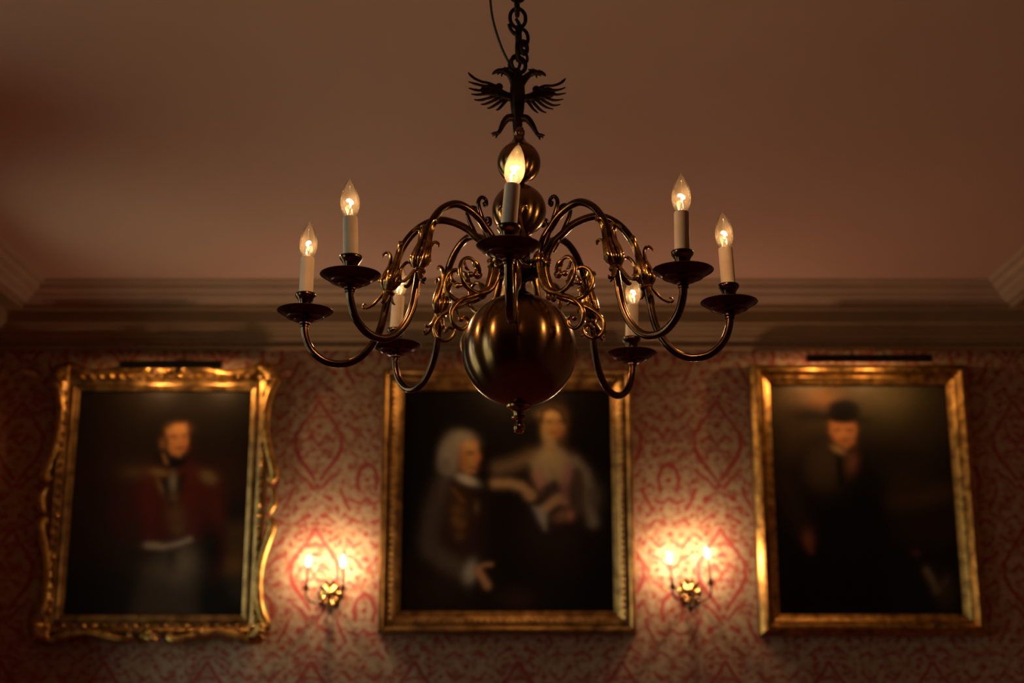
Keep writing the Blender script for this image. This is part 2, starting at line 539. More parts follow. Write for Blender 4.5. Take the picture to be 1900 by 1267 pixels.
# double-headed eagle on top
eag = MB()
eag.sweep([(-.003, 0, zl(h)) for h in (1.164, 1.19, 1.215, 1.242, 1.262, 1.285, 1.305)],
          [.0092, .0108, .0142, .0165, .0160, .0130, .0075], 16, res=4)
eag.build('eagle_body', EAGLE, chand)
def xz(L, y=0.0): return [(x, y, zl(h)) for x, h in L]
for side, pts in (('l', [(-.007, 1.268), (-.0125, 1.282), (-.0212, 1.2955), (-.031, 1.302)]), ('r', [(.001, 1.268), (.0095, 1.282), (.0204, 1.2935), (.030, 1.299)])):
    sg = -1 if side == 'l' else 1
    m = MB()
    m.sweep(xz(pts), [.0105, .0085, .0066, .0066], 12, res=4)
    hx, hh = (-.0340, 1.3035) if side == 'l' else (.0350, 1.3000)
    m.ball((hx, 0, zl(hh)), .0085, sc=(1.35, .8, .78), M=Matrix.Translation((hx, 0, zl(hh))) @ Matrix.Rotation(radians(8 if side == 'l' else 20), 4, 'Y') @ Matrix.Translation((-hx, 0, -zl(hh))) if side == 'r' else None)
    m.sweep(xz([(hx + sg * .006, hh + .001), (hx + sg * .014, hh - .0015), (hx + sg * .0195, hh - .0050), (hx + sg * .0220, hh - .0085)]), [.0058, .0048, .0032, .0014], 10, res=4)
    m.sweep(xz([(hx + sg * .007, hh - .004), (hx + sg * .012, hh - .009)]), [.002, .001], 8)
    m.sweep(xz([(hx + sg * .002, hh - .005), (hx + sg * .003, hh - .013)]), [.0025, .0012], 8)
    for k in range(3): m.sweep(xz([(hx - sg * (.002 + .004 * k), hh + .004), (hx - sg * (.005 + .005 * k), hh + .0095 - .001 * k)]), [.003, .0012], 8)
    m.build('eagle_head', EAGLE, chand)
WL = [(-.008, 1.242), (-.0225, 1.2440), (-.0385, 1.2500), (-.0485, 1.2600), (-.0540, 1.2660)]
WR = [(.004, 1.240), (.0195, 1.2410), (.0330, 1.2450), (.0440, 1.2550), (.0490, 1.2600)]
FL = [[(-.050, 1.268), (-.066, 1.2755), (-.0774, 1.2777), (-.0921, 1.2844), (-.102, 1.2923), (-.1081, 1.2997)]] + [[(-.052, 1.266), (-.074, 1.2680), (-0.0921, 1.2725), (-0.108, 1.2777)], [(-0.050, 1.2593), (-.076, 1.2580), (-0.092, 1.2593), (-0.1071, 1.2637)], [(-0.048, 1.2521), (-0.0846, 1.2479), (-0.1012, 1.249)], [(-0.045, 1.2462), (-0.0796, 1.2364), (-0.0955, 1.2374)], [(-0.038, 1.2420), (-0.0674, 1.2277), (-0.0808, 1.2256)], [(-0.032, 1.2380), (-0.0577, 1.2199), (-0.0674, 1.2178)], [(-0.026, 1.2360), (-0.0406, 1.2173), (-0.0484, 1.212)]]
FR = [[(.042, 1.262), (0.0545, 1.2685), (0.0716, 1.269), (0.0863, 1.2738), (0.0949, 1.2804), (0.0994, 1.2859)], [(0.044, 1.262), (0.0788, 1.258), (0.0996, 1.2645)], [(0.044, 1.2534), (0.0788, 1.2487), (0.1, 1.2522)], [(0.042, 1.2482), (0.0714, 1.2356), (0.0945, 1.2374)], [(0.038, 1.2442), (0.0689, 1.2251), (0.0883, 1.2259)], [(0.032, 1.2409), (0.0542, 1.2212), (0.0732, 1.2146)], [(0.026, 1.2363), (0.0445, 1.2146), (0.0585, 1.2068)], [(0.018, 1.2343), (0.0299, 1.2159), (0.0408, 1.206)]]
for W, F, sg in ((WL, FL, -1), (WR, FR, 1)):
    m = MB()
    m.sweep(xz(W), [.008, .010, .0115, .0105, .0065], 14, flat=((0, 1, 0), .55), res=5)
    ax_, ah = (W[-1][0] + sg * -.001, W[-1][1] - .0085)
    m.ball((ax_, 0, zl(ah - .001)), .0140, 20, 12, sc=(1.0, .40, 1.0))
    m.ball((ax_ + sg * .013, 0, zl(ah + .002)), .0125, 20, 12, sc=(1.3, .35, 1.0))
    m.ball((ax_ - sg * .011, 0, zl(ah + .0095)), .0085, 16, 10, sc=(1, .6, 1))
    wing = m.build('eagle_wing', EAGLE, chand)
    for i, P in enumerate(F):
        n = len(P)
        MB().sweep([(x, -.0015 * (i % 2) - .001, zl(h)) for x, h in P], [.0042] + [.0031] * (n - 2) + [.0011], 10, flat=((0, 1, 0), .6), res=5).build('feather', EAGLE, wing)
for P in ([(-.009, 1.196), (-.0225, 1.1955), (-.0320, 1.185), (-.0395, 1.168), (-.0445, 1.1605)], [(.003, 1.196), (.0165, 1.194), (.0268, 1.182), (.0355, 1.165), (.0405, 1.1565)]):
    sg = 1 if P[0][0] > 0 else -1
    m = MB()
    m.sweep(xz(P), [.009, .0085, .0068, .0046, .0042], 12, res=4)
    for k, (dx, dh) in enumerate(((.014, -.003), (.011, -.006), (.004, -.008))):
        x, h = P[-1]
        m.sweep([(x - sg * .001, 0, zl(h + .002)), (x + sg * dx * .6, -.004 + .004 * k, zl(h + dh * .3)), (x + sg * dx, -.006 + .006 * k, zl(h + dh))], [.004, .003, .001], 8, res=3)
    m.build('eagle_leg', EAGLE, chand)

# --- arms
ARM = [(.0557, .862), (.0557, .8762), (.0602, .896), (.0736, .917), (.0915, .9333), (.1084, .9486), (.1342, .9615), (.1622, .9674), (.1878, .9615), (.2154, .9427), (.2372, .9135), (.251, .8785), (.2603, .8438), (.2675, .8081), (.2745, .7692), (.284, .7294), (.302, .6955), (.3276, .6708), (.3575, .6607), (.3918, .6663), (.4205, .6899), (.434, .7215), (.436, .749)]
SCROLL = [(.0557, .870), (.0567, .8496), (.0654, .8207), (.0808, .8012), (.1049, .7909), (.1303, .7966), (.1482, .815), (.1517, .8357), (.1453, .8519), (.131, .86), (.1176, .8553), (.1109, .8415), (.1152, .8288), (.1251, .8265)]
LOW = [(.066, .820), (.0742, .8092), (.0918, .7966), (.1192, .7829), (.1444, .7715), (.164, .7555), (.1725, .7374), (.1679, .7181), (.1514, .7091), (.1361, .717), (.1319, .7306), (.1418, .7374), (.1494, .7306)]
CURL = [(.070, .895), (.078, .91), (.0927, .9427), (.1055, .9721), (.1065, .9863), (.0985, .9958), (.0885, .9934), (.0868, .984), (.0910, .9805)]
REND = .436
def rk(L, k):
    """stretch an arm profile outward so that its end lies at k"""
    out = []
    for r, h in L:
        t = min(max((r - .06) / (REND - .06), 0), 1)
        out.append((r + (k - REND) * t, h))
    return out
def prof3(L): return [(r, 0, zl(h)) for r, h in L]

pan_me = MB().lathe([(.0085, -.0285), (.011, -.0265), (.011, -.0235), (.015, -.0222), (.022, -.019), (.0235, -.0195), (.0245, -.0178), (.036, -.0125), (.0375, -.013), (.0385, -.0110),
                     (.050, -.0040), (.0555, -.0005), (.0572, .0012), (.0565, .0026), (.050, -.0005), (.036, -.0075), (.022, -.0115), (.016, -.0120)], 56).mesh('drip_pan', BRONZE_PAN, 50)
cup_me = MB().lathe([(.012, -.018), (.0135, -.012), (.0185, -.010), (.0185, -.007), (.0145, -.004), (.0135, .002), (.0135, .014), (.0145, .022), (.0175, .0275),
                     (.0205, .031), (.0215, .0345), (.0205, .038), (.0165, .0395), (.0155, .037)], 40).mesh('candle_cup', BRASS_ARM, 50)
slv_me = MB().lathe([(.0140, 0), (.0142, .002), (.0141, .076), (.0132, .0788), (.0105, .0790), (.0105, .076)], 32).mesh('candle_sleeve', SLEEVE, 50)
BULB = [(.0085, -.002), (.0105, .002), (.0145, .009), (.0172, .0175), (.0183, .0265), (.0178, .036), (.0155, .047), (.0118, .058), (.0075, .067), (.0040, .0725), (.0018, .0745), (.0022, .0765), (.0012, .0785), (0, .079)]
bulb_me = MB().lathe(BULB, 32).mesh('bulb', GLASS, 180)
bulbf_me = MB().lathe(BULB, 32).mesh('bulb', GLASS_FROST, 180)
mt = MB()
mt.lathe([(.0065, .0), (.0042, .004), (.0022, .010), (.0018, .018), (.0026, .0195), (.0012, .021)], 14)
for s in (-1, 1): mt.sweep([(s * .001, 0, .018), (s * .0035, 0, .026), (s * .0062, 0, .030)], .00035, 6, res=3)
mt.sweep([(-.001, 0, .019), (-.003, 0, .040), (-.0022, 0, .058), (.0, 0, .062), (.0022, 0, .058), (.003, 0, .040), (.001, 0, .019)], .00045, 6, res=4)
mount_me = mt.mesh('bulb_mount', metal('bulb_mount_metal', (.7, .6, .45), (.9, .8, .6), .15, 30, bumpk=0, rvar=.02), 60)
fm = MB()
coil = []
for k in range(61):
    t = k / 60
    a = pi * (1 - t)
    coil.append((.0075 * cos(a) * 1.0 + .0011 * cos(k * 1.9), .0011 * sin(k * 1.9), .030 - .006 * sin(a) + .010 * sin(a) * (t > .0) * .9))
fm.sweep(coil, .0021, 8)
fil_me = fm.mesh('filament', FIL, 60)

# per arm: angle from the viewer, reach, candle lean (sideways, degrees), extra turn of the bulb
ARMS = [(-2.7, .434, 5.0, True), (-50.7, .408, -2.6, False), (-89.3, .436, .9, False), (-135.6, .392, 2.8, False),
        (46.4, .415, .8, False), (80.5, .424, -2.6, False), (144.0, .440, 3.2, False), (184.0, .425, 0, False)]
WHICH = ['lit candle arm nearest the viewer', 'near left lit candle arm', 'outermost left lit candle arm', 'rear left lit candle arm',
         'near right lit candle arm', 'outermost right lit candle arm', 'rear right lit candle arm', 'rear candle arm behind the stem']
for idx, (ang, R, lean, frost) in enumerate(ARMS):
    a = radians(ang)
    m = MB()
    A = rk(ARM, R)
    m.sweep(prof3(A), [.0078] * (len(A) - 1) + [.0078], 18, res=5)
    m.lathe([(.0078, 0), (.0098, .001), (.0098, .004), (.0078, .005), (.009, .008), (.009, .010), (.0078, .011)], 20, c=(R, 0, zl(.7425) - .006))
    arm = m.build('arm', BRASS_ARM, chand)
    arm.rotation_euler = (0, 0, a - pi / 2)
    # peg that fixes the arm to the hub ring
    m = MB()
    m.lathe([(.0095, -.006), (.0108, -.004), (.0108, .0), (.0092, .001), (.0092, .003), (.0108, .004), (.0108, .008), (.0095, .010)], 20, c=(.0557, 0, zl(.8725)))
    m.sweep([(.030, 0, zl(.8715)), (.054, 0, zl(.8715))], .0045, 12)
    m.build('arm_collar', BRASS_ORN, arm)
    # inner scroll
    m = MB()
    m.sweep(prof3(SCROLL), [.0078, .0078, .0075, .0068, .0056, .0048, .0045, .0044, .0042, .004, .0036, .0034, .0036, .005], 14, flat=((0, 1, 0), 1.0), res=5)
    m.ball((.1255, 0, zl(.8265)), .0065, 12, 8)
    # acanthus tips inside the curl
    m.sweep(prof3([(.119, .856), (.112, .850), (.105, .838), (.100, .832)]), [.003, .0065, .0055, .0012], 10, flat=((0, 1, 0), 1.2), res=4)
    m.sweep(prof3([(.115, .829), (.108, .824), (.100, .828), (.097, .834)]), [.003, .005, .003, .001], 10, flat=((0, 1, 0), 1.2), res=4)
    m.sweep(prof3([(.142, .853), (.137, .838), (.128, .834)]), [.002, .0035, .001], 8, res=4)
    m.build('inner_scroll', BRASS_ORN, arm)
    m = MB()
    m.sweep(prof3(LOW), [.002, .0055, .006, .0052, .0048, .0046, .0044, .0042, .004, .0036, .0034, .0036, .0042], 12, res=5)
    m.ball((.1490, 0, zl(.7300)), .0058, 12, 8)
    m.sweep(prof3([(.098, .797), (.103, .786), (.098, .779)]), [.002, .0035, .001], 8, res=4)
    m.sweep(prof3([(.168, .752), (.160, .747), (.157, .738)]), [.002, .003, .001], 8, res=4)
    m.build('lower_scroll', BRASS_ORN, arm)
    m = MB()
    m.sweep(prof3(CURL), [.0035, .0048, .0046, .0044, .0042, .0040, .0038, .0045, .006], 12, res=5)
    m.ball((.0905, 0, zl(.9830)), .0052, 12, 8)
    m.build('top_curl', BRASS_ARM, arm)
    # cast leaf sleeve on the falling part of the arm
    lf = MB()
    core = rk([(.2528, .872), (.2568, .858), (.2603, .8438), (.2636, .829), (.2660, .8160)], R)
    lf.sweep(prof3(core), [.0082, .0095, .0125, .0135, .0100], 16, res=4)
    c0 = rk([(.2665, .8125)], R)[0]; c1 = rk([(.2680, .8065)], R)[0]
    lf.sweep(prof3([c0, ((c0[0] + c1[0]) / 2, (c0[1] + c1[1]) / 2), c1]), [.0125, .0135, .0120], 16)
    dx = rk([(.26, .84)], R)[0][0] - .26
    def leaf(pts, rad, az, base=(.2603, .8438)):
        """pts are (out, along) offsets from the arm; az turns the leaf round the arm"""
        P = []
        for o_, h in pts:
            rr = .2603 + dx + (.8438 - h) * .265
            P.append((rr + o_ * cos(az), o_ * sin(az), zl(h)))
        lf.sweep(P, rad, 12, flat=((cos(az), sin(az), 0), .62), res=4)
    UP = [(.009, .816), (.0175, .830), (.0160, .850), (.0125, .868), (.0150, .886), (.0230, .896), (.0310, .893), (.0330, .886)]
    UPR = [.0055, .0085, .0080, .0062, .0058, .0056, .0046, .0022]
    SHORT = [(.009, .818), (.0170, .832), (.0135, .850), (.0140, .864), (.0210, .875), (.0300, .874), (.0330, .867)]
    SHR = [.0055, .0085, .0070, .0058, .0056, .0046, .0020]
    TALL = [(.009, .814), (.0180, .830), (.0175, .852), (.0130, .876), (.0120, .896), (.0175, .909), (.0255, .911), (.0290, .904)]
    leaf(UP, UPR, 0)
    leaf(SHORT, SHR, pi)
    leaf(TALL, UPR, pi / 2); leaf(TALL, UPR, -pi / 2)
    for az in (pi / 4, 3 * pi / 4, -pi / 4, -3 * pi / 4):
        leaf([(.009, .818), (.0155, .832), (.0130, .846), (.0150, .856)], [.0035, .0048, .0036, .0012], az)
    # tails below the collar
    leaf([(.0085, .808), (.0145, .796), (.0225, .784), (.0345, .777), (.0420, .7795), (.0410, .786), (.036, .785)], [.0055, .0058, .0048, .004, .0036, .003, .0022], 0)
    leaf([(.0085, .808), (.0120, .797), (.0180, .788), (.0235, .785)], [.0055, .0055, .0038, .001], pi)
    for s in (1, -1):
        leaf([(.0085, .808), (.0130, .795), (.0210, .785), (.0300, .782), (.0340, .787)], [.0055, .0062, .0052, .0042, .0022], s * pi / 2)
    for az in (0, pi / 2, -pi / 2, pi):
        rr = .2603 + dx + .003
        lf.ball((rr + .0225 * cos(az), .0225 * sin(az), zl(.835)), .0042, 10, 6, sc=(.7, .7, 1.1))
    lf.build('leaf_sleeve', BRASS_ORN, arm)
    # pan, cup, candle and bulb
    base = Vector((R, 0, zl(.770)))
    link(pan_me, 'drip_pan', arm, base)
    link(cup_me, 'candle_cup', arm, base)
    # lean is seen sideways by the viewer: express it in the arm's own frame
    axis = Matrix.Rotation(-(a - pi / 2), 4, 'Z') @ Vector((0, 1, 0))
    q = Matrix.Rotation(radians(lean), 4, axis)
    rot = q.to_euler()
    foot = base + Vector((0, 0, .036))
    link(slv_me, 'candle_sleeve', arm, foot, rot)
    top = foot + (q @ Vector((0, 0, .079)))
    q2 = q
    if frost: q2 = Matrix.Rotation(radians(3), 4, axis) @ q
    yaw = random.uniform(0, pi)
    r2 = (q2 @ Matrix.Rotation(yaw, 4, 'Z')).to_euler()
    bo = link(bulbf_me if frost else bulb_me, 'bulb', arm, top, r2)
    if frost: bo['label'] = 'hazy glowing bulb'
    link(mount_me, 'bulb_mount', arm, top, r2)
    link(fil_me, 'filament', arm, top, r2)
    lamp(arm, top + (q2 @ Vector((0, 0, .028))), P_CHANDELIER * (1.25 if frost else 1), .0065 if not frost else .0095)
    tag(arm, WHICH[idx])

# ---------------------------------------------------------------- chain, hook and flex
hx = AX[0]
CEILH = 2.252
chain = empty('chain', (hx, AX[1], CZ + 1.31), 'black iron chain with a hook from which the brass chandelier hangs', 'chain')
def link_me(w, h, t):
    n = 28; pts = []
    for k in range(n):
        an = 2 * pi * k / n
        pts.append((w / 2 * cos(an) * (1 - .12 * sin(an) ** 2), 0, h / 2 * math.copysign(abs(sin(an)) ** .85, sin(an))))
    return MB().sweep(pts, t, 10, closed=True).mesh('link', IRON, 80)
def add_link(x, h, w, hh, t, rz, ry=0, me=None):
    return link(me or link_me(w, hh, t), 'link', chain, (x - hx, 0, h - 1.31), (0, radians(ry), radians(rz)))
add_link(.0120, 1.3165, .034, .038, .0044, 8)
add_link(.0080, 1.3230, .026, .034, .0036, 50, 25)
add_link(.0125, 1.3500, .019, .044, .0046, 80)
add_link(.0140, 1.3830, .019, .044, .0048, 72, -3)
add_link(.0215, 1.3380, .022, .034, .0032, 20, -22)
add_link(.0255, 1.3575, .022, .030, .0046, 52, 10)
add_link(.0235, 1.3815, .022, .038, .0040, 12, -6)
m = MB()
m.sweep([(x - hx, y, h - 1.31) for x, y, h in [(-.0065, -.007, 1.4090), (-.0045, -.007, 1.4010), (.0000, -.006, 1.3930), (.0060, -.004, 1.3880), (.0130, 0, 1.3895), (.0180, .003, 1.3975), (.0175, .003, 1.4080), (.0130, 0, 1.4170), (.0085, 0, 1.4250)]],
        [.0036, .0040, .0042, .0046, .0046, .0044, .0042, .0040, .0034], 12, res=4)
m.build('hook', IRON, chain)
add_link(.0125, 1.4265, .034, .046, .0042, 10)
big = link_me(.034, .046, .0046)
h = 1.4560; k = 0
while h < CEILH - .04:
    add_link(.0118 + .001 * ((k % 3) - 1), h, 0, 0, 0, 84 if k % 2 == 0 else 6, me=big)
    h += .0330; k += 1
rose = MB().lathe([(0, -.10), (.006, -.098), (.009, -.085), (.012, -.06), (.02, -.045), (.05, -.03), (.10, -.018), (.11, -.010), (.115, 0)], 48).build('ceiling_plate', CORN_M, None, (hx, AX[1], CZ + CEILH))
tag(rose, 'round plaster ceiling plate from which the iron chain hangs', 'ceiling plate')
m = MB()
m.sweep([(x, 2.8 + .010, CZ + h) for x, h in [(-.030, 2.24), (-.044, 2.0), (-.050, 1.75), (-.0500, 1.58), (-.0491, 1.521), (-.0466, 1.4696), (-.0418, 1.4314), (-.0324, 1.3934), (-.0196, 1.3556), (-.0075, 1.3290)]], .0027, 10, res=6)
tag(m.build('flex', CORD_M), 'thin black electric flex curving down to the eagle beside the iron chain', 'cable')

# ---------------------------------------------------------------- portraits
def canvas_material(name):
    m, nt, out = new_mat(name)
    b = principled(nt, out, Roughness=.42)
    at = nt.nodes.new('ShaderNodeAttribute'); at.attribute_name = 'paint'
    L = nt.links
    t = noise(nt, 30, 5)
    mr = nt.nodes.new('ShaderNodeMapRange'); mr.inputs['To Min'].default_value = .8; mr.inputs['To Max'].default_value = 1.2
    L.new(t.outputs[0], mr.inputs[0])
    vm = nt.nodes.new('ShaderNodeVectorMath'); vm.operation = 'SCALE'
    L.new(at.outputs['Color'], vm.inputs[0]); L.new(mr.outputs[0], vm.inputs['Scale'])
    L.new(vm.outputs[0], b.inputs['Base Color'])
    b.inputs['Specular IOR Level'].default_value = .12
    t2 = noise(nt, 260, 3)
    bump(nt, b, t2.outputs[0], .15, .001)
    return m
PAINT = canvas_material('oil_paint_on_canvas')

def painting(parent, x0, x1, h0, h1, y, quad, bgcol, prims):
    """flat oil painting: colours at the vertices of a fine grid; quad = sketch-unit corners tl, tr, bl, br of the sketch the strokes are drawn in"""
    nx, nz = 132, 168
    S, Tt = np.meshgrid(np.linspace(0, 1, nx), np.linspace(0, 1, nz))
    tl, tr, bl, br = [np.array(q, float) for q in quad]
    XY = (tl * (1 - S[..., None]) + tr * S[..., None]) * (1 - Tt[..., None]) + (bl * (1 - S[..., None]) + br * S[..., None]) * Tt[..., None]
    X, Y = XY[..., 0], XY[..., 1]
    rng = np.random.RandomState(3)
    C = np.ones((nz, nx, 3)) * np.array(bgcol)
    def blend(mask, col):
        nonlocal C
        mm = np.clip(mask, 0, 1)[..., None]
        C = C * (1 - mm) + np.array(col) * mm
    def sm(d, soft): return 1 / (1 + np.exp(np.clip(d / (soft * .4), -40, 40)))
    for p in prims:
        k = p[0]
        if k == 'e':
            _, cx, cy, rx, ry, ang, col, soft = p[:8]
            op = p[8] if len(p) > 8 else 1
            c, s = cos(radians(ang)), sin(radians(ang))
            u = ((X - cx) * c + (Y - cy) * s) / rx; v = (-(X - cx) * s + (Y - cy) * c) / ry
            d = (np.sqrt(u * u + v * v) - 1) * min(rx, ry)
            blend(sm(d, soft) * op, col)
        elif k == 'l':
            _, pts, w, col, soft = p[:5]
            op = p[5] if len(p) > 5 else 1
            D = np.full(X.shape, 1e9)
            for (a, b_) in zip(pts[:-1], pts[1:]):
                dx, dy = b_[0] - a[0], b_[1] - a[1]
                t = np.clip(((X - a[0]) * dx + (Y - a[1]) * dy) / (dx * dx + dy * dy + 1e-9), 0, 1)
                D = np.minimum(D, np.hypot(X - a[0] - t * dx, Y - a[1] - t * dy))
            blend(sm(D - w / 2, soft) * op, col)
        elif k == 'p':
            _, pts, col, soft = p[:4]
            op = p[4] if len(p) > 4 else 1
            D = np.full(X.shape, 1e9); ins = np.zeros(X.shape, bool)
            for (a, b_) in zip(pts, pts[1:] + pts[:1]):
                dx, dy = b_[0] - a[0], b_[1] - a[1]
                t = np.clip(((X - a[0]) * dx + (Y - a[1]) * dy) / (dx * dx + dy * dy + 1e-9), 0, 1)
                D = np.minimum(D, np.hypot(X - a[0] - t * dx, Y - a[1] - t * dy))
                cr = ((a[1] > Y) != (b_[1] > Y)) & (X < dx * (Y - a[1]) / (dy if abs(dy) > 1e-9 else 1e-9) + a[0])
                ins ^= cr
            blend(sm(np.where(ins, -D, D), soft) * op, col)
    v = np.stack([x0 + (x1 - x0) * S, np.full(S.shape, y), CZ + h1 - (h1 - h0) * Tt], -1).reshape(-1, 3)
    ox, oy, oz = parent.location
    v = v - np.array([ox, oy, oz])
    idx = np.arange(nx * nz).reshape(nz, nx)
    f = np.stack([idx[:-1, :-1], idx[1:, :-1], idx[1:, 1:], idx[:-1, 1:]], -1).reshape(-1, 4)
    me = bpy.data.meshes.new('canvas')
    me.from_pydata(v.tolist(), [], f.tolist())
    me.materials.append(PAINT)
    ca = me.color_attributes.new('paint', 'FLOAT_COLOR', 'POINT')
    ca.data.foreach_set('color', np.concatenate([C.reshape(-1, 3), np.ones((nx * nz, 1))], 1).ravel().astype(np.float32))
    me.update()
    return link(me, 'canvas', parent)

def frame_rails(root, x0, x1, h0, h1, prof, mat, y=7.865):
    """four mitred rails; prof = (distance outward from the sight edge, height proud of y)"""
    C4 = [(x0, h0), (x1, h0), (x1, h1), (x0, h1)]
    O4 = [(-1, -1), (1, -1), (1, 1), (-1, 1)]
    ox, oy, oz = root.location
    out = []
    for i in range(4):
        j = (i + 1) % 4; v = []
        for k in (i, j):
            for (wd, dp) in prof:
                v.append((C4[k][0] + O4[k][0] * wd - ox, y - dp - oy, CZ + C4[k][1] + O4[k][1] * wd - oz))
        n = len(prof)
        f = [(a, (a + 1) % n, n + (a + 1) % n, n + a) for a in range(n)] + [tuple(range(n)), tuple(reversed(range(n, 2 * n)))]
        me = MB().add(v, f).mesh('frame_rail', mat, 30)
        bm_fix(me)
        out.append(link(me, 'frame_rail', root))
    return out

import bmesh
def bm_fix(me):
    bm = bmesh.new(); bm.from_mesh(me)
    bmesh.ops.recalc_face_normals(bm, faces=bm.faces)
    bm.to_mesh(me); bm.free()

def beads(root, x0, x1, h0, h1, off, y, r, step, mat, name='bead_moulding', sc=(1, .7, 1)):
    ox, oy, oz = root.location
    m = MB()
    a, b_, c, d = x0 - off, x1 + off, h0 - off, h1 + off
    nx = int((b_ - a) / step); nz = int((d - c) / step)
    for k in range(nx + 1):
        for hh in (c, d): m.ball((a + (b_ - a) * k / nx - ox, y - oy, CZ + hh - oz), r, 6, 4, sc)
    for k in range(1, nz):
        for xx in (a, b_): m.ball((xx - ox, y - oy, CZ + c + (d - c) * k / nz - oz), r, 6, 4, sc)
    return m.build(name, mat, root, kind='stuff')

# centre: double portrait in a straight gilt frame
cx0, cx1, ch0, ch1 = -.622, .568, .464, 1.717
cp = empty('double_portrait', (-.027, 7.895, CZ + .36), 'gilt-framed dark double portrait of a wigged man and a woman, behind the chandelier', 'painting', 'framed portraits on the far wall')
frame_rails(cp, cx0, cx1, ch0, ch1, [(-.012, -.030), (-.012, .008), (0, .014), (.006, .012), (.014, .020), (.030, .026), (.046, .044), (.056, .046), (.062, .038), (.068, .040), (.084, .058), (.094, .058), (.102, .046), (.108, .010), (.108, -.034)], GILT_DULL)
beads(cp, cx0, cx1, ch0, ch1, .038, 7.826, .0095, .034, GILT_DULL)
beads(cp, cx0, cx1, ch0, ch1, .065, 7.822, .006, .016, GILT_DULL, 'pearl_moulding')
skin, skin_d = (.62, .31, .10), (.34, .13, .05)
painting(cp, cx0 - .01, cx1 + .01, ch0 - .01, ch1 + .01, 7.872, [(742, 717), (1140, 717), (735, 1141), (1146, 1141)], (.0065, .0045, .0035), [
    ('e', 800, 1090, 60, 50, 0, (.03, .014, .008), 60),
    ('e', 960, 1112, 25, 16, 0, (.045, .02, .014), 20),
    ('p', [(835, 900), (880, 895), (905, 930), (900, 1040), (840, 1050), (800, 1000)], (.03, .013, .009), 20),
    ('l', [(820, 905), (803, 955), (795, 1005)], 34, (.10, .068, .052), 14),
    ('e', 850, 950, 19, 46, 0, (.075, .032, .014), 12),
    ('l', [(840, 912), (858, 932)], 5, (.20, .09, .025), 5), ('e', 848, 950, 9, 8, 0, (.16, .08, .025), 8), ('e', 855, 975, 8, 9, 0, (.18, .08, .02), 8), ('e', 846, 968, 6, 6, 0, (.2, .1, .03), 6), ('e', 853, 998, 7, 6, 0, (.13, .06, .02), 6), ('e', 884, 945, 4, 8, 0, (.16, .1, .05), 5),
    ('l', [(800, 1025), (830, 1045), (862, 1062)], 34, (.105, .07, .048), 12),
    ('e', 873, 1062, 11, 18, 15, (.40, .35, .28), 8),
    ('l', [(888, 1062), (896, 1074), (904, 1087)], 13, (.52, .27, .12), 5), ('l', [(888, 1056), (898, 1050), (911, 1049)], 6, (.50, .26, .12), 4),
    ('e', 834, 848, 21, 36, 8, (.36, .31, .23), 7), ('e', 858, 817, 22, 15, 10, (.38, .33, .24), 8), ('e', 826, 868, 12, 12, 0, (.24, .20, .15), 8),
    ('p', [(854, 828), (870, 819), (884, 822), (887, 838), (889, 848), (885, 866), (881, 880), (866, 882), (853, 870)], skin, 5),
    ('e', 858, 862, 8, 14, 0, skin_d, 10, .6), ('e', 873, 843, 5, 2.5, 0, (.10, .04, .02), 4), ('e', 879, 871, 6, 2.5, 0, (.25, .06, .03), 4), ('e', 886, 852, 4, 5, 0, (.62, .2, .07), 4), ('e', 870, 828, 9, 5, 0, (.72, .42, .16), 6),
    ('e', 866, 893, 19, 8, 22, (.66, .58, .42), 5),
    ('e', 1030, 985, 70, 75, 0, (.022, .012, .010), 40),
    ('l', [(925, 872), (950, 866), (985, 850), (1000, 848)], 22, (.20, .13, .075), 12),
    ('l', [(918, 900), (945, 900), (968, 906), (985, 922)], 15, (.50, .32, .16), 7), ('e', 984, 922, 9, 8, 0, (.45, .27, .13), 6),
    ('p', [(985, 858), (1008, 836), (1022, 830), (1040, 836), (1062, 855), (1060, 885), (1044, 908), (1030, 893), (1016, 902), (1002, 908), (990, 885)], (.40, .31, .17), 9),
    ('e', 1001, 892, 9, 17, -15, (.46, .22, .18), 8), ('e', 1052, 884, 9, 22, 10, (.42, .20, .18), 8),
    ('e', 1024, 852, 16, 14, 0, (.48, .37, .19), 12),
    ('e', 1024, 915, 17, 15, 0, (.06, .035, .035), 10), ('l', [(1048, 905), (1052, 940)], 12, (.26, .13, .11), 9),
    ('l', [(1068, 860), (1085, 880), (1092, 905), (1090, 935), (1100, 972)], 17, (.30, .25, .19), 9), ('l', [(1070, 880), (1072, 950)], 16, (.10, .065, .045), 12),
    ('e', 1100, 925, 14, 20, 0, (.14, .11, .08), 14),
    ('l', [(1010, 948), (1024, 936), (1036, 928)], 15, (.50, .30, .15), 6), ('l', [(1036, 932), (1046, 934)], 9, (.4, .22, .12), 5),
    ('e', 1044, 960, 15, 9, -20, (.26, .13, .08), 8), ('e', 1058, 960, 6, 8, 0, (.40, .17, .12), 5),
    ('p', [(990, 944), (1008, 946), (1014, 962), (1011, 984), (1000, 968)], (.38, .34, .28), 7),
    ('e', 1026, 768, 25, 22, 0, (.012, .007, .005), 8),
    ('l', [(1018, 806), (1022, 838)], 22, (.44, .30, .14), 7),
    ('e', 1025, 787, 20, 27, -6, (.44, .25, .085), 6), ('e', 1040, 792, 8, 20, 0, (.40, .19, .07), 9, .7),
    ('e', 1019, 783, 6, 3, 0, (.10, .05, .02), 4), ('e', 1038, 783, 4, 2.5, 0, (.10, .04, .02), 4), ('e', 1029, 804, 6, 2.3, 0, (.36, .08, .04), 4), ('e', 1031, 793, 3, 5, 0, (.45, .2, .08), 4), ('e', 1020, 770, 13, 6, 0, (.54, .33, .125), 7), ('l', [(1004, 784), (1007, 764), (1024, 756), (1042, 766), (1047, 784)], 7, (.014, .008, .006), 5),
])

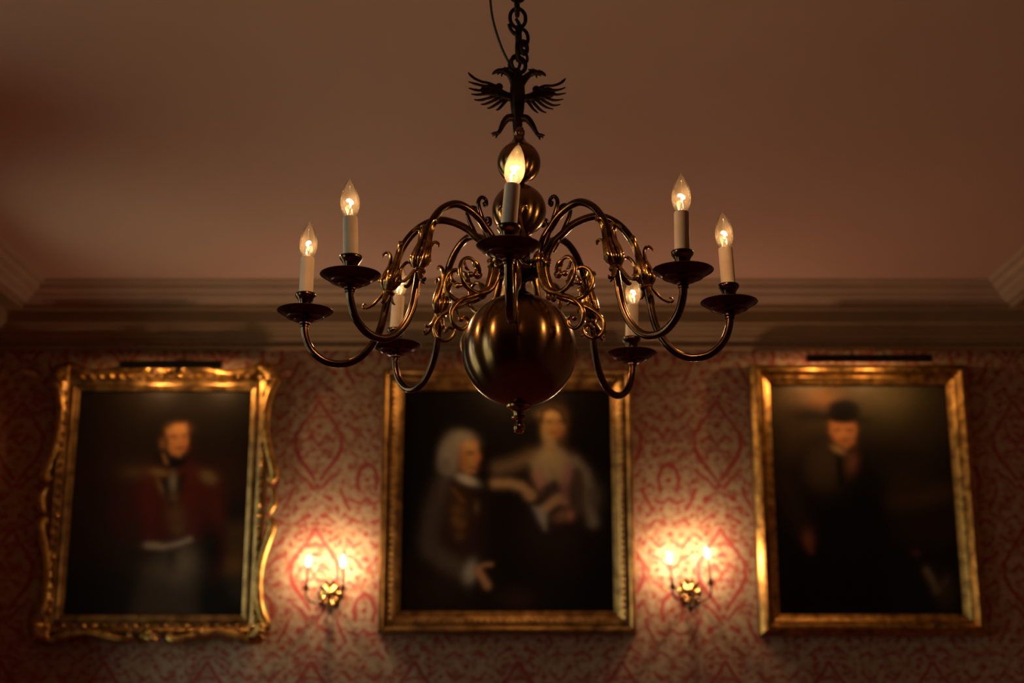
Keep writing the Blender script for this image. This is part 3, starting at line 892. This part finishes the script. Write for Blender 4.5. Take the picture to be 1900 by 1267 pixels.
# right: full length style portrait in a broad plain gilt frame
rx0, rx1, rh0, rh1 = 1.444, 2.466, .448, 1.748
rpn = empty('hatted_man_portrait', (1.955, 7.895, CZ + .35), 'plain gilt-framed dark portrait of a person in a black hat, right of the right sconce', 'painting', 'framed portraits on the far wall')
frame_rails(rpn, rx0, rx1, rh0, rh1, [(-.012, -.030), (-.012, .008), (0, .014), (.012, .020), (.026, .030), (.032, .028), (.040, .044), (.056, .072), (.066, .074), (.074, .060), (.092, .036), (.100, .030), (.102, -.034)], GILT)
painting(rpn, rx0 - .01, rx1 + .01, rh0 - .01, rh1 + .01, 7.872, [(1420, 706), (1760, 706), (1441, 1148), (1798, 1146)], (.010, .0075, .005), [
    ('e', 1500, 745, 60, 38, 0, (.10, .065, .025), 40), ('e', 1470, 800, 22, 60, 10, (.05, .03, .014), 30), ('e', 1680, 745, 60, 40, 10, (.075, .058, .026), 50), ('e', 1725, 800, 40, 50, 0, (.03, .022, .012), 50),
    ('e', 1712, 925, 48, 14, -8, (.085, .048, .018), 20), ('e', 1690, 900, 40, 30, 0, (.03, .02, .01), 30), ('e', 1740, 985, 45, 20, 0, (.03, .018, .01), 30),
    ('e', 1525, 745, 22, 14, 0, (.16, .07, .03), 20),
    ('e', 1500, 770, 34, 16, 0, (.012, .008, .006), 16),
    ('p', [(1490, 850), (1520, 830), (1560, 835), (1600, 845), (1640, 900), (1660, 1140), (1460, 1140), (1470, 960), (1455, 900)], (.006, .0045, .004), 14),
    ('e', 1530, 872, 38, 42, 0, (.055, .036, .022), 22), ('e', 1582, 862, 9, 16, 10, (.16, .06, .035), 9), ('l', [(1557, 845), (1562, 900)], 10, (.006, .004, .004), 6),
    ('l', [(1460, 900), (1475, 950), (1495, 990)], 34, (.035, .02, .013), 18),
    ('e', 1501, 1004, 9, 14, -10, (.22, .08, .035), 8), ('l', [(1503, 1010), (1507, 1026)], 6, (.20, .07, .03), 6),
    ('p', [(1540, 780), (1586, 780), (1590, 800), (1585, 825), (1570, 836), (1553, 825), (1541, 805)], (.40, .16, .055), 6),
    ('e', 1556, 799, 5, 2.5, 0, (.08, .03, .015), 4), ('e', 1577, 799, 5, 2.5, 0, (.08, .03, .015), 4), ('e', 1568, 818, 7, 2.5, 0, (.20, .05, .02), 4), ('e', 1560, 808, 8, 8, 0, (.52, .22, .07), 8, .7),
    ('e', 1556, 837, 11, 5, 30, (.34, .22, .09), 5),
    ('e', 1566, 762, 30, 22, 0, (.004, .003, .003), 6), ('e', 1562, 777, 42, 8, 4, (.004, .003, .003), 6),
    ('l', [(1722, 1060), (1733, 1078), (1742, 1096)], 9, (.22, .16, .10), 8), ('l', [(1742, 1096), (1760, 1078)], 7, (.14, .10, .06), 7), ('e', 1758, 1100, 12, 22, 0, (.06, .04, .025), 16), ('e', 1702, 1028, 6, 5, 0, (.10, .03, .02), 6),
])

# left: officer portrait in a carved rococo frame
lx0, lx1, lh0, lh1 = -2.453, -1.456, .444, 1.713
lp = empty('officer_portrait', (-1.955, 7.895, CZ + .31), 'carved rococo gilt-framed portrait of a person in a red coat, left of the left sconce', 'painting', 'framed portraits on the far wall')
frame_rails(lp, lx0, lx1, lh0, lh1, [(-.012, -.030), (-.012, .006), (0, .012), (.010, .014), (.016, .026), (.024, .026), (.030, .016), (.055, .022), (.075, .040), (.085, .036), (.088, -.034)], GILT_DULL)
painting(lp, lx0 - .01, lx1 + .01, lh0 - .01, lh1 + .01, 7.872, [(142, 718), (475, 719), (109, 1148), (457, 1148)], (.009, .006, .004), [
    ('e', 175, 985, 50, 110, 0, (.034, .020, .015), 60), ('e', 235, 960, 25, 60, 0, (.045, .024, .014), 40), ('e', 190, 900, 60, 30, 0, (.028, .012, .007), 40),
    ('e', 430, 900, 45, 40, 0, (.030, .012, .006), 40), ('e', 175, 1100, 60, 40, 0, (.012, .012, .010), 40),
    ('p', [(412, 975), (465, 970), (465, 1075), (415, 1075)], (.075, .038, .014), 16), ('e', 430, 1052, 17, 17, 0, (.15, .065, .016), 14), ('e', 440, 1095, 30, 18, 0, (.05, .036, .022), 20),
    ('p', [(240, 878), (300, 868), (360, 866), (405, 885), (412, 960), (418, 1020), (400, 1080), (385, 1060), (382, 1010), (265, 1008), (258, 950), (225, 1000), (205, 970)], (.060, .010, .006), 13),
    ('l', [(245, 890), (228, 940), (232, 985)], 22, (.040, .016, .010), 14),
    ('e', 275, 950, 14, 45, 0, (.090, .013, .008), 16), ('e', 352, 930, 12, 45, 0, (.08, .012, .007), 16), ('e', 402, 990, 10, 50, 0, (.10, .016, .008), 14),
    ('p', [(292, 884), (318, 890), (343, 884), (334, 915), (318, 945), (305, 925)], (.007, .006, .005), 6),
    ('e', 320, 898, 6, 15, 0, (.22, .17, .11), 6), ('e', 321, 926, 7, 8, 0, (.13, .06, .025), 8), ('e', 325, 960, 16, 18, 0, (.11, .05, .02), 14), ('e', 330, 985, 10, 10, 0, (.12, .06, .025), 12),
    ('e', 294, 880, 14, 6, 10, (.22, .13, .045), 6), ('e', 386, 889, 14, 10, 30, (.16, .10, .035), 8), ('e', 248, 880, 18, 8, 0, (.09, .055, .02), 12), ('e', 296, 905, 4, 14, -20, (.16, .09, .03), 5),
    ('e', 392, 1020, 20, 40, 0, (.008, .006, .005), 14),
    ('p', [(265, 1050), (300, 1030), (360, 1020), (378, 1060), (372, 1148), (238, 1148)], (.055, .037, .024), 16),
    ('e', 336, 1050, 20, 26, 20, (.17, .13, .08), 20), ('e', 300, 1060, 25, 18, 0, (.10, .07, .045), 20), ('e', 318, 1035, 8, 14, 0, (.04, .028, .02), 10),
    ('e', 400, 1110, 30, 35, 0, (.010, .008, .006), 20),
    ('l', [(272, 1014), (300, 1018), (330, 1012), (352, 1004)], 7, (.34, .25, .17), 5), ('e', 285, 1015, 14, 5, 0, (.30, .22, .14), 5),
    ('e', 322, 856, 21, 15, 0, (.004, .004, .004), 5), ('e', 300, 850, 10, 10, 0, (.005, .005, .004), 6),
    ('e', 318, 795, 27, 18, -12, (.007, .005, .004), 7),
    ('l', [(303, 848), (308, 862)], 5, (.22, .12, .045), 4),
    ('p', [(308, 800), (325, 790), (343, 788), (346, 806), (347, 822), (342, 840), (332, 850), (318, 846), (306, 830)], (.42, .175, .055), 5),
    ('e', 308, 824, 4, 11, 0, (.03, .014, .01), 5), ('e', 321, 812, 5, 2.5, 0, (.08, .03, .015), 4), ('e', 341, 811, 3, 2.2, 0, (.08, .03, .015), 3), ('e', 335, 834, 7, 2.5, 0, (.18, .04, .02), 4), ('e', 344, 822, 3, 6, 0, (.42, .15, .05), 4), ('e', 331, 797, 11, 6, 0, (.52, .25, .08), 7), ('e', 300, 826, 4, 7, 0, (.2, .08, .03), 5),
])
def lpv(x, h, d=0.0): return (x + 1.955, 7.865 - d - 7.895, h - .31)
def scroll_part(name, pts, rad, dep=.03, mat=GILT):
    m = MB()
    m.sweep([lpv(x, h, dep) for x, h in pts], rad, 10, res=5)
    return m.build(name, mat, lp)
fx0, fx1, fh0, fh1 = lx0 - .088, lx1 + .088, lh0 - .088, lh1 + .088
mx_, mh_ = (lx0 + lx1) / 2, (lh0 + lh1) / 2
# long C-scroll edges: two per side, swelling toward corners and towards the middle cartouche
for sx_ in (-1, 1):
    xe = fx0 if sx_ < 0 else fx1
    for s2 in (-1, 1):
        hc = fh0 if s2 < 0 else fh1
        P = [(xe + sx_ * .035, hc + s2 * .005), (xe + sx_ * .040, hc - s2 * .05), (xe + sx_ * .014, hc - s2 * .10), (xe - sx_ * .010, hc - s2 * .20), (xe - sx_ * .008, hc - s2 * .34),
             (xe + sx_ * .012, hc - s2 * .44), (xe + sx_ * .038, hc - s2 * .53), (xe + sx_ * .050, hc - s2 * .585), (xe + sx_ * .032, hc - s2 * .615), (xe + sx_ * .016, hc - s2 * .59)]
        scroll_part('side_scroll', P, [.014, .028, .031, .027, .023, .024, .027, .028, .020, .012])
    scroll_part('side_cartouche', [(xe + sx_ * .03, mh_ - .075), (xe + sx_ * .052, mh_ - .03), (xe + sx_ * .056, mh_ + .02), (xe + sx_ * .030, mh_ + .07)], [.010, .024, .022, .010], .045)
for s2 in (-1, 1):
    he = fh0 if s2 < 0 else fh1
    for sx_ in (-1, 1):
        xc = fx0 if sx_ < 0 else fx1
        P = [(xc + sx_ * .02, he + s2 * .035), (xc - sx_ * .04, he + s2 * .040), (xc - sx_ * .10, he + s2 * .018), (xc - sx_ * .19, he - s2 * .004), (xc - sx_ * .29, he + s2 * .002),
             (xc - sx_ * .39, he + s2 * .026), (xc - sx_ * .46, he + s2 * .034), (xc - sx_ * .485, he + s2 * .016), (xc - sx_ * .465, he + s2 * .002)]
        scroll_part('edge_scroll', P, [.014, .025, .027, .023, .021, .024, .025, .018, .011])
    m = MB()
    for k in range(-3, 4):
        an = k * .38
        m.sweep([lpv(mx_, he - s2 * .005, .04), lpv(mx_ + .03 * sin(an), he + s2 * .028 * cos(an), .055), lpv(mx_ + .062 * sin(an), he + s2 * .050 * cos(an), .045)], [.008, .011, .004], 8, res=4)
    m.ball(lpv(mx_, he, .055), .02, 14, 8)
    m.build('shell_cartouche', GILT, lp)
for sx_ in (-1, 1):
    for s2 in (-1, 1):
        x, h = (fx0 if sx_ < 0 else fx1), (fh0 if s2 < 0 else fh1)
        m = MB()
        for k in range(5):
            an = (k - 2) * .42 + pi / 4
            ux, uz = sx_ * cos(an), s2 * sin(an)
            m.sweep([lpv(x - sx_ * .035, h - s2 * .035, .045), lpv(x - sx_ * .035 + ux * .055, h - s2 * .035 + uz * .055, .07), lpv(x - sx_ * .035 + ux * (.105 if k == 2 else .085), h - s2 * .035 + uz * (.105 if k == 2 else .085), .045)], [.012, .017, .005], 10, res=4)
        m.ball(lpv(x - sx_ * .035, h - s2 * .035, .06), .02, 12, 8)
        m.build('corner_leaf', GILT, lp)
# carved flecks along the rails
rg = random.Random(4)
m = MB()
for k in range(18):
    t = (k + .5) / 18
    for he in (lh0 - .055, lh1 + .055):
        x = lx0 + (lx1 - lx0) * t; a = rg.uniform(-.6, .6)
        m.sweep([lpv(x - .018, he - .012 * a, .025), lpv(x, he + .010, .045), lpv(x + .020, he + .012 * a, .025)], [.004, .009, .003], 8, res=3)
for k in range(22):
    t = (k + .5) / 22
    for xe in (lx0 - .055, lx1 + .055):
        h = lh0 + (lh1 - lh0) * t; a = rg.uniform(-.6, .6)
        m.sweep([lpv(xe - .012 * a, h - .018, .025), lpv(xe + .008, h, .045), lpv(xe + .012 * a, h + .020, .025)], [.004, .009, .003], 8, res=3)
m.build('carved_leafwork', GILT, lp, kind='stuff')

# ---------------------------------------------------------------- picture lights
def picture_light(x, h, length, bulbs, label, y=7.66, plate=False, power=P_PICTURE):
    root = empty('picture_light', (x, 7.895, CZ + h), label, 'picture light', 'picture lights above the portraits')
    dy = y - 7.895
    m = MB()
    # trough open towards the wall and down
    n = 14; a0, a1 = radians(3), radians(252)      # from over the top, round the room side, to under the lamp
    r, t = .0235, .0015
    ring = [(-sin(0) , 0)]
    pts = []
    for k in range(n + 1):
        an = a0 + (a1 - a0) * k / n
        # an = 0 points to the wall, 90 up, 180 to the room, 270 down
        pts.append((cos(an), sin(an)))
    v = []; f = []
    for xx in (-length / 2, length / 2):
        for rr in (r, r - t):
            for c, s in pts: v.append((xx, dy + rr * c, rr * s))
    N = n + 1
    for k in range(n):
        f.append((k, k + 1, 2 * N + k + 1, 2 * N + k))
        f.append((N + k, 3 * N + k, 3 * N + k + 1, N + k + 1))
        for e in (0, 2 * N): f.append((e + k, e + N + k, e + N + k + 1, e + k + 1))
    f.append((0, 2 * N, 3 * N, N)); f.append((N - 1, 2 * N - 1, 4 * N - 1, 3 * N - 1))
    m.add(v, f)
    for s in (-1, 1):
        m.lathe([(0, -.001), (r, -.001), (r, .001), (0, .001)], 24, M=Matrix.Translation((s * length / 2, dy, 0)) @ Matrix.Rotation(pi / 2, 4, 'Y'))
    me = m.mesh('shade', SHADE_M, 40); bm_fix(me); link(me, 'shade', root)
    for s in (-1, 1):
        MB().sweep([(s * .085 * length / .65, dy + .0, .019), (s * .085 * length / .65, dy + .02, .045), (s * .085 * length / .65, dy + .10, .075), (s * .085 * length / .65, dy + .19, .090), (s * .085 * length / .65, -.012, .092)],
                   .005, 10, res=5).build('bracket', SHADE_M, root)
    if plate:
        MB().lathe([(0, .0), (.028, .0), (.028, .010), (.018, .018), (.012, .040), (.016, .050), (0, .056)], 24, M=Matrix.Translation((-.01, -.0, .062)) @ Matrix.Rotation(pi / 2, 4, 'X')).build('mounting_boss', BRASS_ORN, root)
    for bx in bulbs:
        b = MB().lathe([(0, -.05), (.006, -.048), (.009, -.04), (.009, .04), (.006, .048), (0, .05)], 16, M=Matrix.Translation((bx - x, dy + .001, .001)) @ Matrix.Rotation(pi / 2, 4, 'Y'))
        bo = b.build('bulb', GLASS_FROST, root)
        MB().lathe([(0, -.03), (.0018, -.028), (.0018, .028), (0, .03)], 10, M=Matrix.Translation((bx - x, dy + .001, .001)) @ Matrix.Rotation(pi / 2, 4, 'Y')).build('filament', FLAME, bo)
        lamp(root, (bx - x, dy + .004, 0), power, .0085)
    return root
picture_light(-1.885, 1.806, .56, (-2.03, -1.68), 'dark slim picture light above the red-coated portrait in the rococo frame', plate=True)
picture_light(1.975, 1.842, .69, (1.70, 2.03), 'long dark picture light above the portrait with the black hat')
picture_light(.035, 1.806, .46, (-.06, .13), 'short dark picture light above the double portrait, hidden by the chandelier ball', power=P_PICTURE * .4)

# ---------------------------------------------------------------- wall sconces
def sconce(px, ph, arms, label, s=1.0):
    root = empty('wall_sconce', (px, YF - .002, CZ + ph), label, 'wall sconce', 'twin candle sconces between the portraits')
    m = MB()
    R90 = Matrix.Rotation(pi / 2, 4, 'X')
    m.lathe([(.0, .030), (.012, .029), (.020, .022), (.026, .018), (.040, .014), (.046, .008), (.052, .006), (.055, .0)], 32, M=Matrix.Scale(1, 4) @ R90)
    for k in range(10):
        an = 2 * pi * k / 10
        m.sweep([(.035 * cos(an), -.010, .035 * sin(an)), (.058 * cos(an), -.018, .062 * sin(an)), (.066 * cos(an + .15), -.008, .074 * sin(an + .15))], [.006, .010, .003], 8, res=3)
    m.ball((0, -.034, 0), .011, 14, 8)
    m.sweep([(0, -.014, -.045), (0, -.022, -.085), (0, -.012, -.110)], [.014, .009, .002], 10, res=4)
    m.build('backplate', BRASS_ORN, root)
    for (bx, bh, tx, th) in arms:            # foot of the candle, centre of the bulb
        dx, dz = bx - px, bh - ph
        sg = 1 if dx > 0 else -1
        m = MB()
        m.sweep([(0, -.030, -.004), (sg * .022, -.045, -.030), (dx * .55, -.080, -.058), (dx * .9, -.118, -.045), (dx, -.128, -.015), (dx, -.130, dz - .012)], .0052, 12, res=6)
        m.sweep([(sg * .03, -.05, -.036), (sg * .045, -.055, -.060), (sg * .038, -.055, -.078), (sg * .026, -.052, -.070)], [.003, .004, .003, .004], 8, res=4)
        arm = m.build('arm', BRASS_ARM, root)
        MB().lathe([(.004, -.014), (.008, -.012), (.026, -.001), (.0285, .003), (.026, .003), (.010, -.004)], 28, c=(dx, -.130, dz)).build('drip_pan', BRASS_ARM, arm)
        MB().lathe([(.008, -.004), (.009, .008), (.013, .014), (.0135, .020), (.009, .022)], 24, c=(dx, -.130, dz)).build('candle_cup', BRASS_ARM, arm)
        lean = atan2(tx - bx, th - bh)
        M = Matrix.Translation((dx, -.130, dz + .018)) @ Matrix.Rotation(lean, 4, 'Y')
        Ls = (th - bh) - .018 - .030
        MB().lathe([(.0072, 0), (.0072, Ls), (.0060, Ls + .001)], 20, M=M).build('candle_sleeve', DARK_SLEEVE, arm)
        M2 = M @ Matrix.Translation((0, 0, Ls))
        MB().lathe([(.006, 0), (.012, .008), (.0165, .020), (.0172, .030), (.0150, .042), (.010, .054), (.005, .062), (.001, .066), (0, .067)], 24, M=M2).build('bulb', GLASS_FROST, arm, sharp=180)
        MB().ball((0, 0, .030), .0035, 12, 8, (1, 1, 2.4), M=M2).build('filament', FLAME, arm)
        p = M2 @ Vector((0, 0, .030))
        lamp(arm, p, P_SCONCE, .0105, (1, .67, .41))
    return root
sconce(-.998, .575, [(-1.110, .590, -1.102, .738), (-.912, .588, -.914, .735)], 'brass twin-candle wall sconce between the red-coated portrait and the double portrait')
sconce(.972, .590, [(.866, .598, .850, .757), (1.074, .618, 1.056, .782)], 'brass twin-candle wall sconce between the double portrait and the hatted portrait')
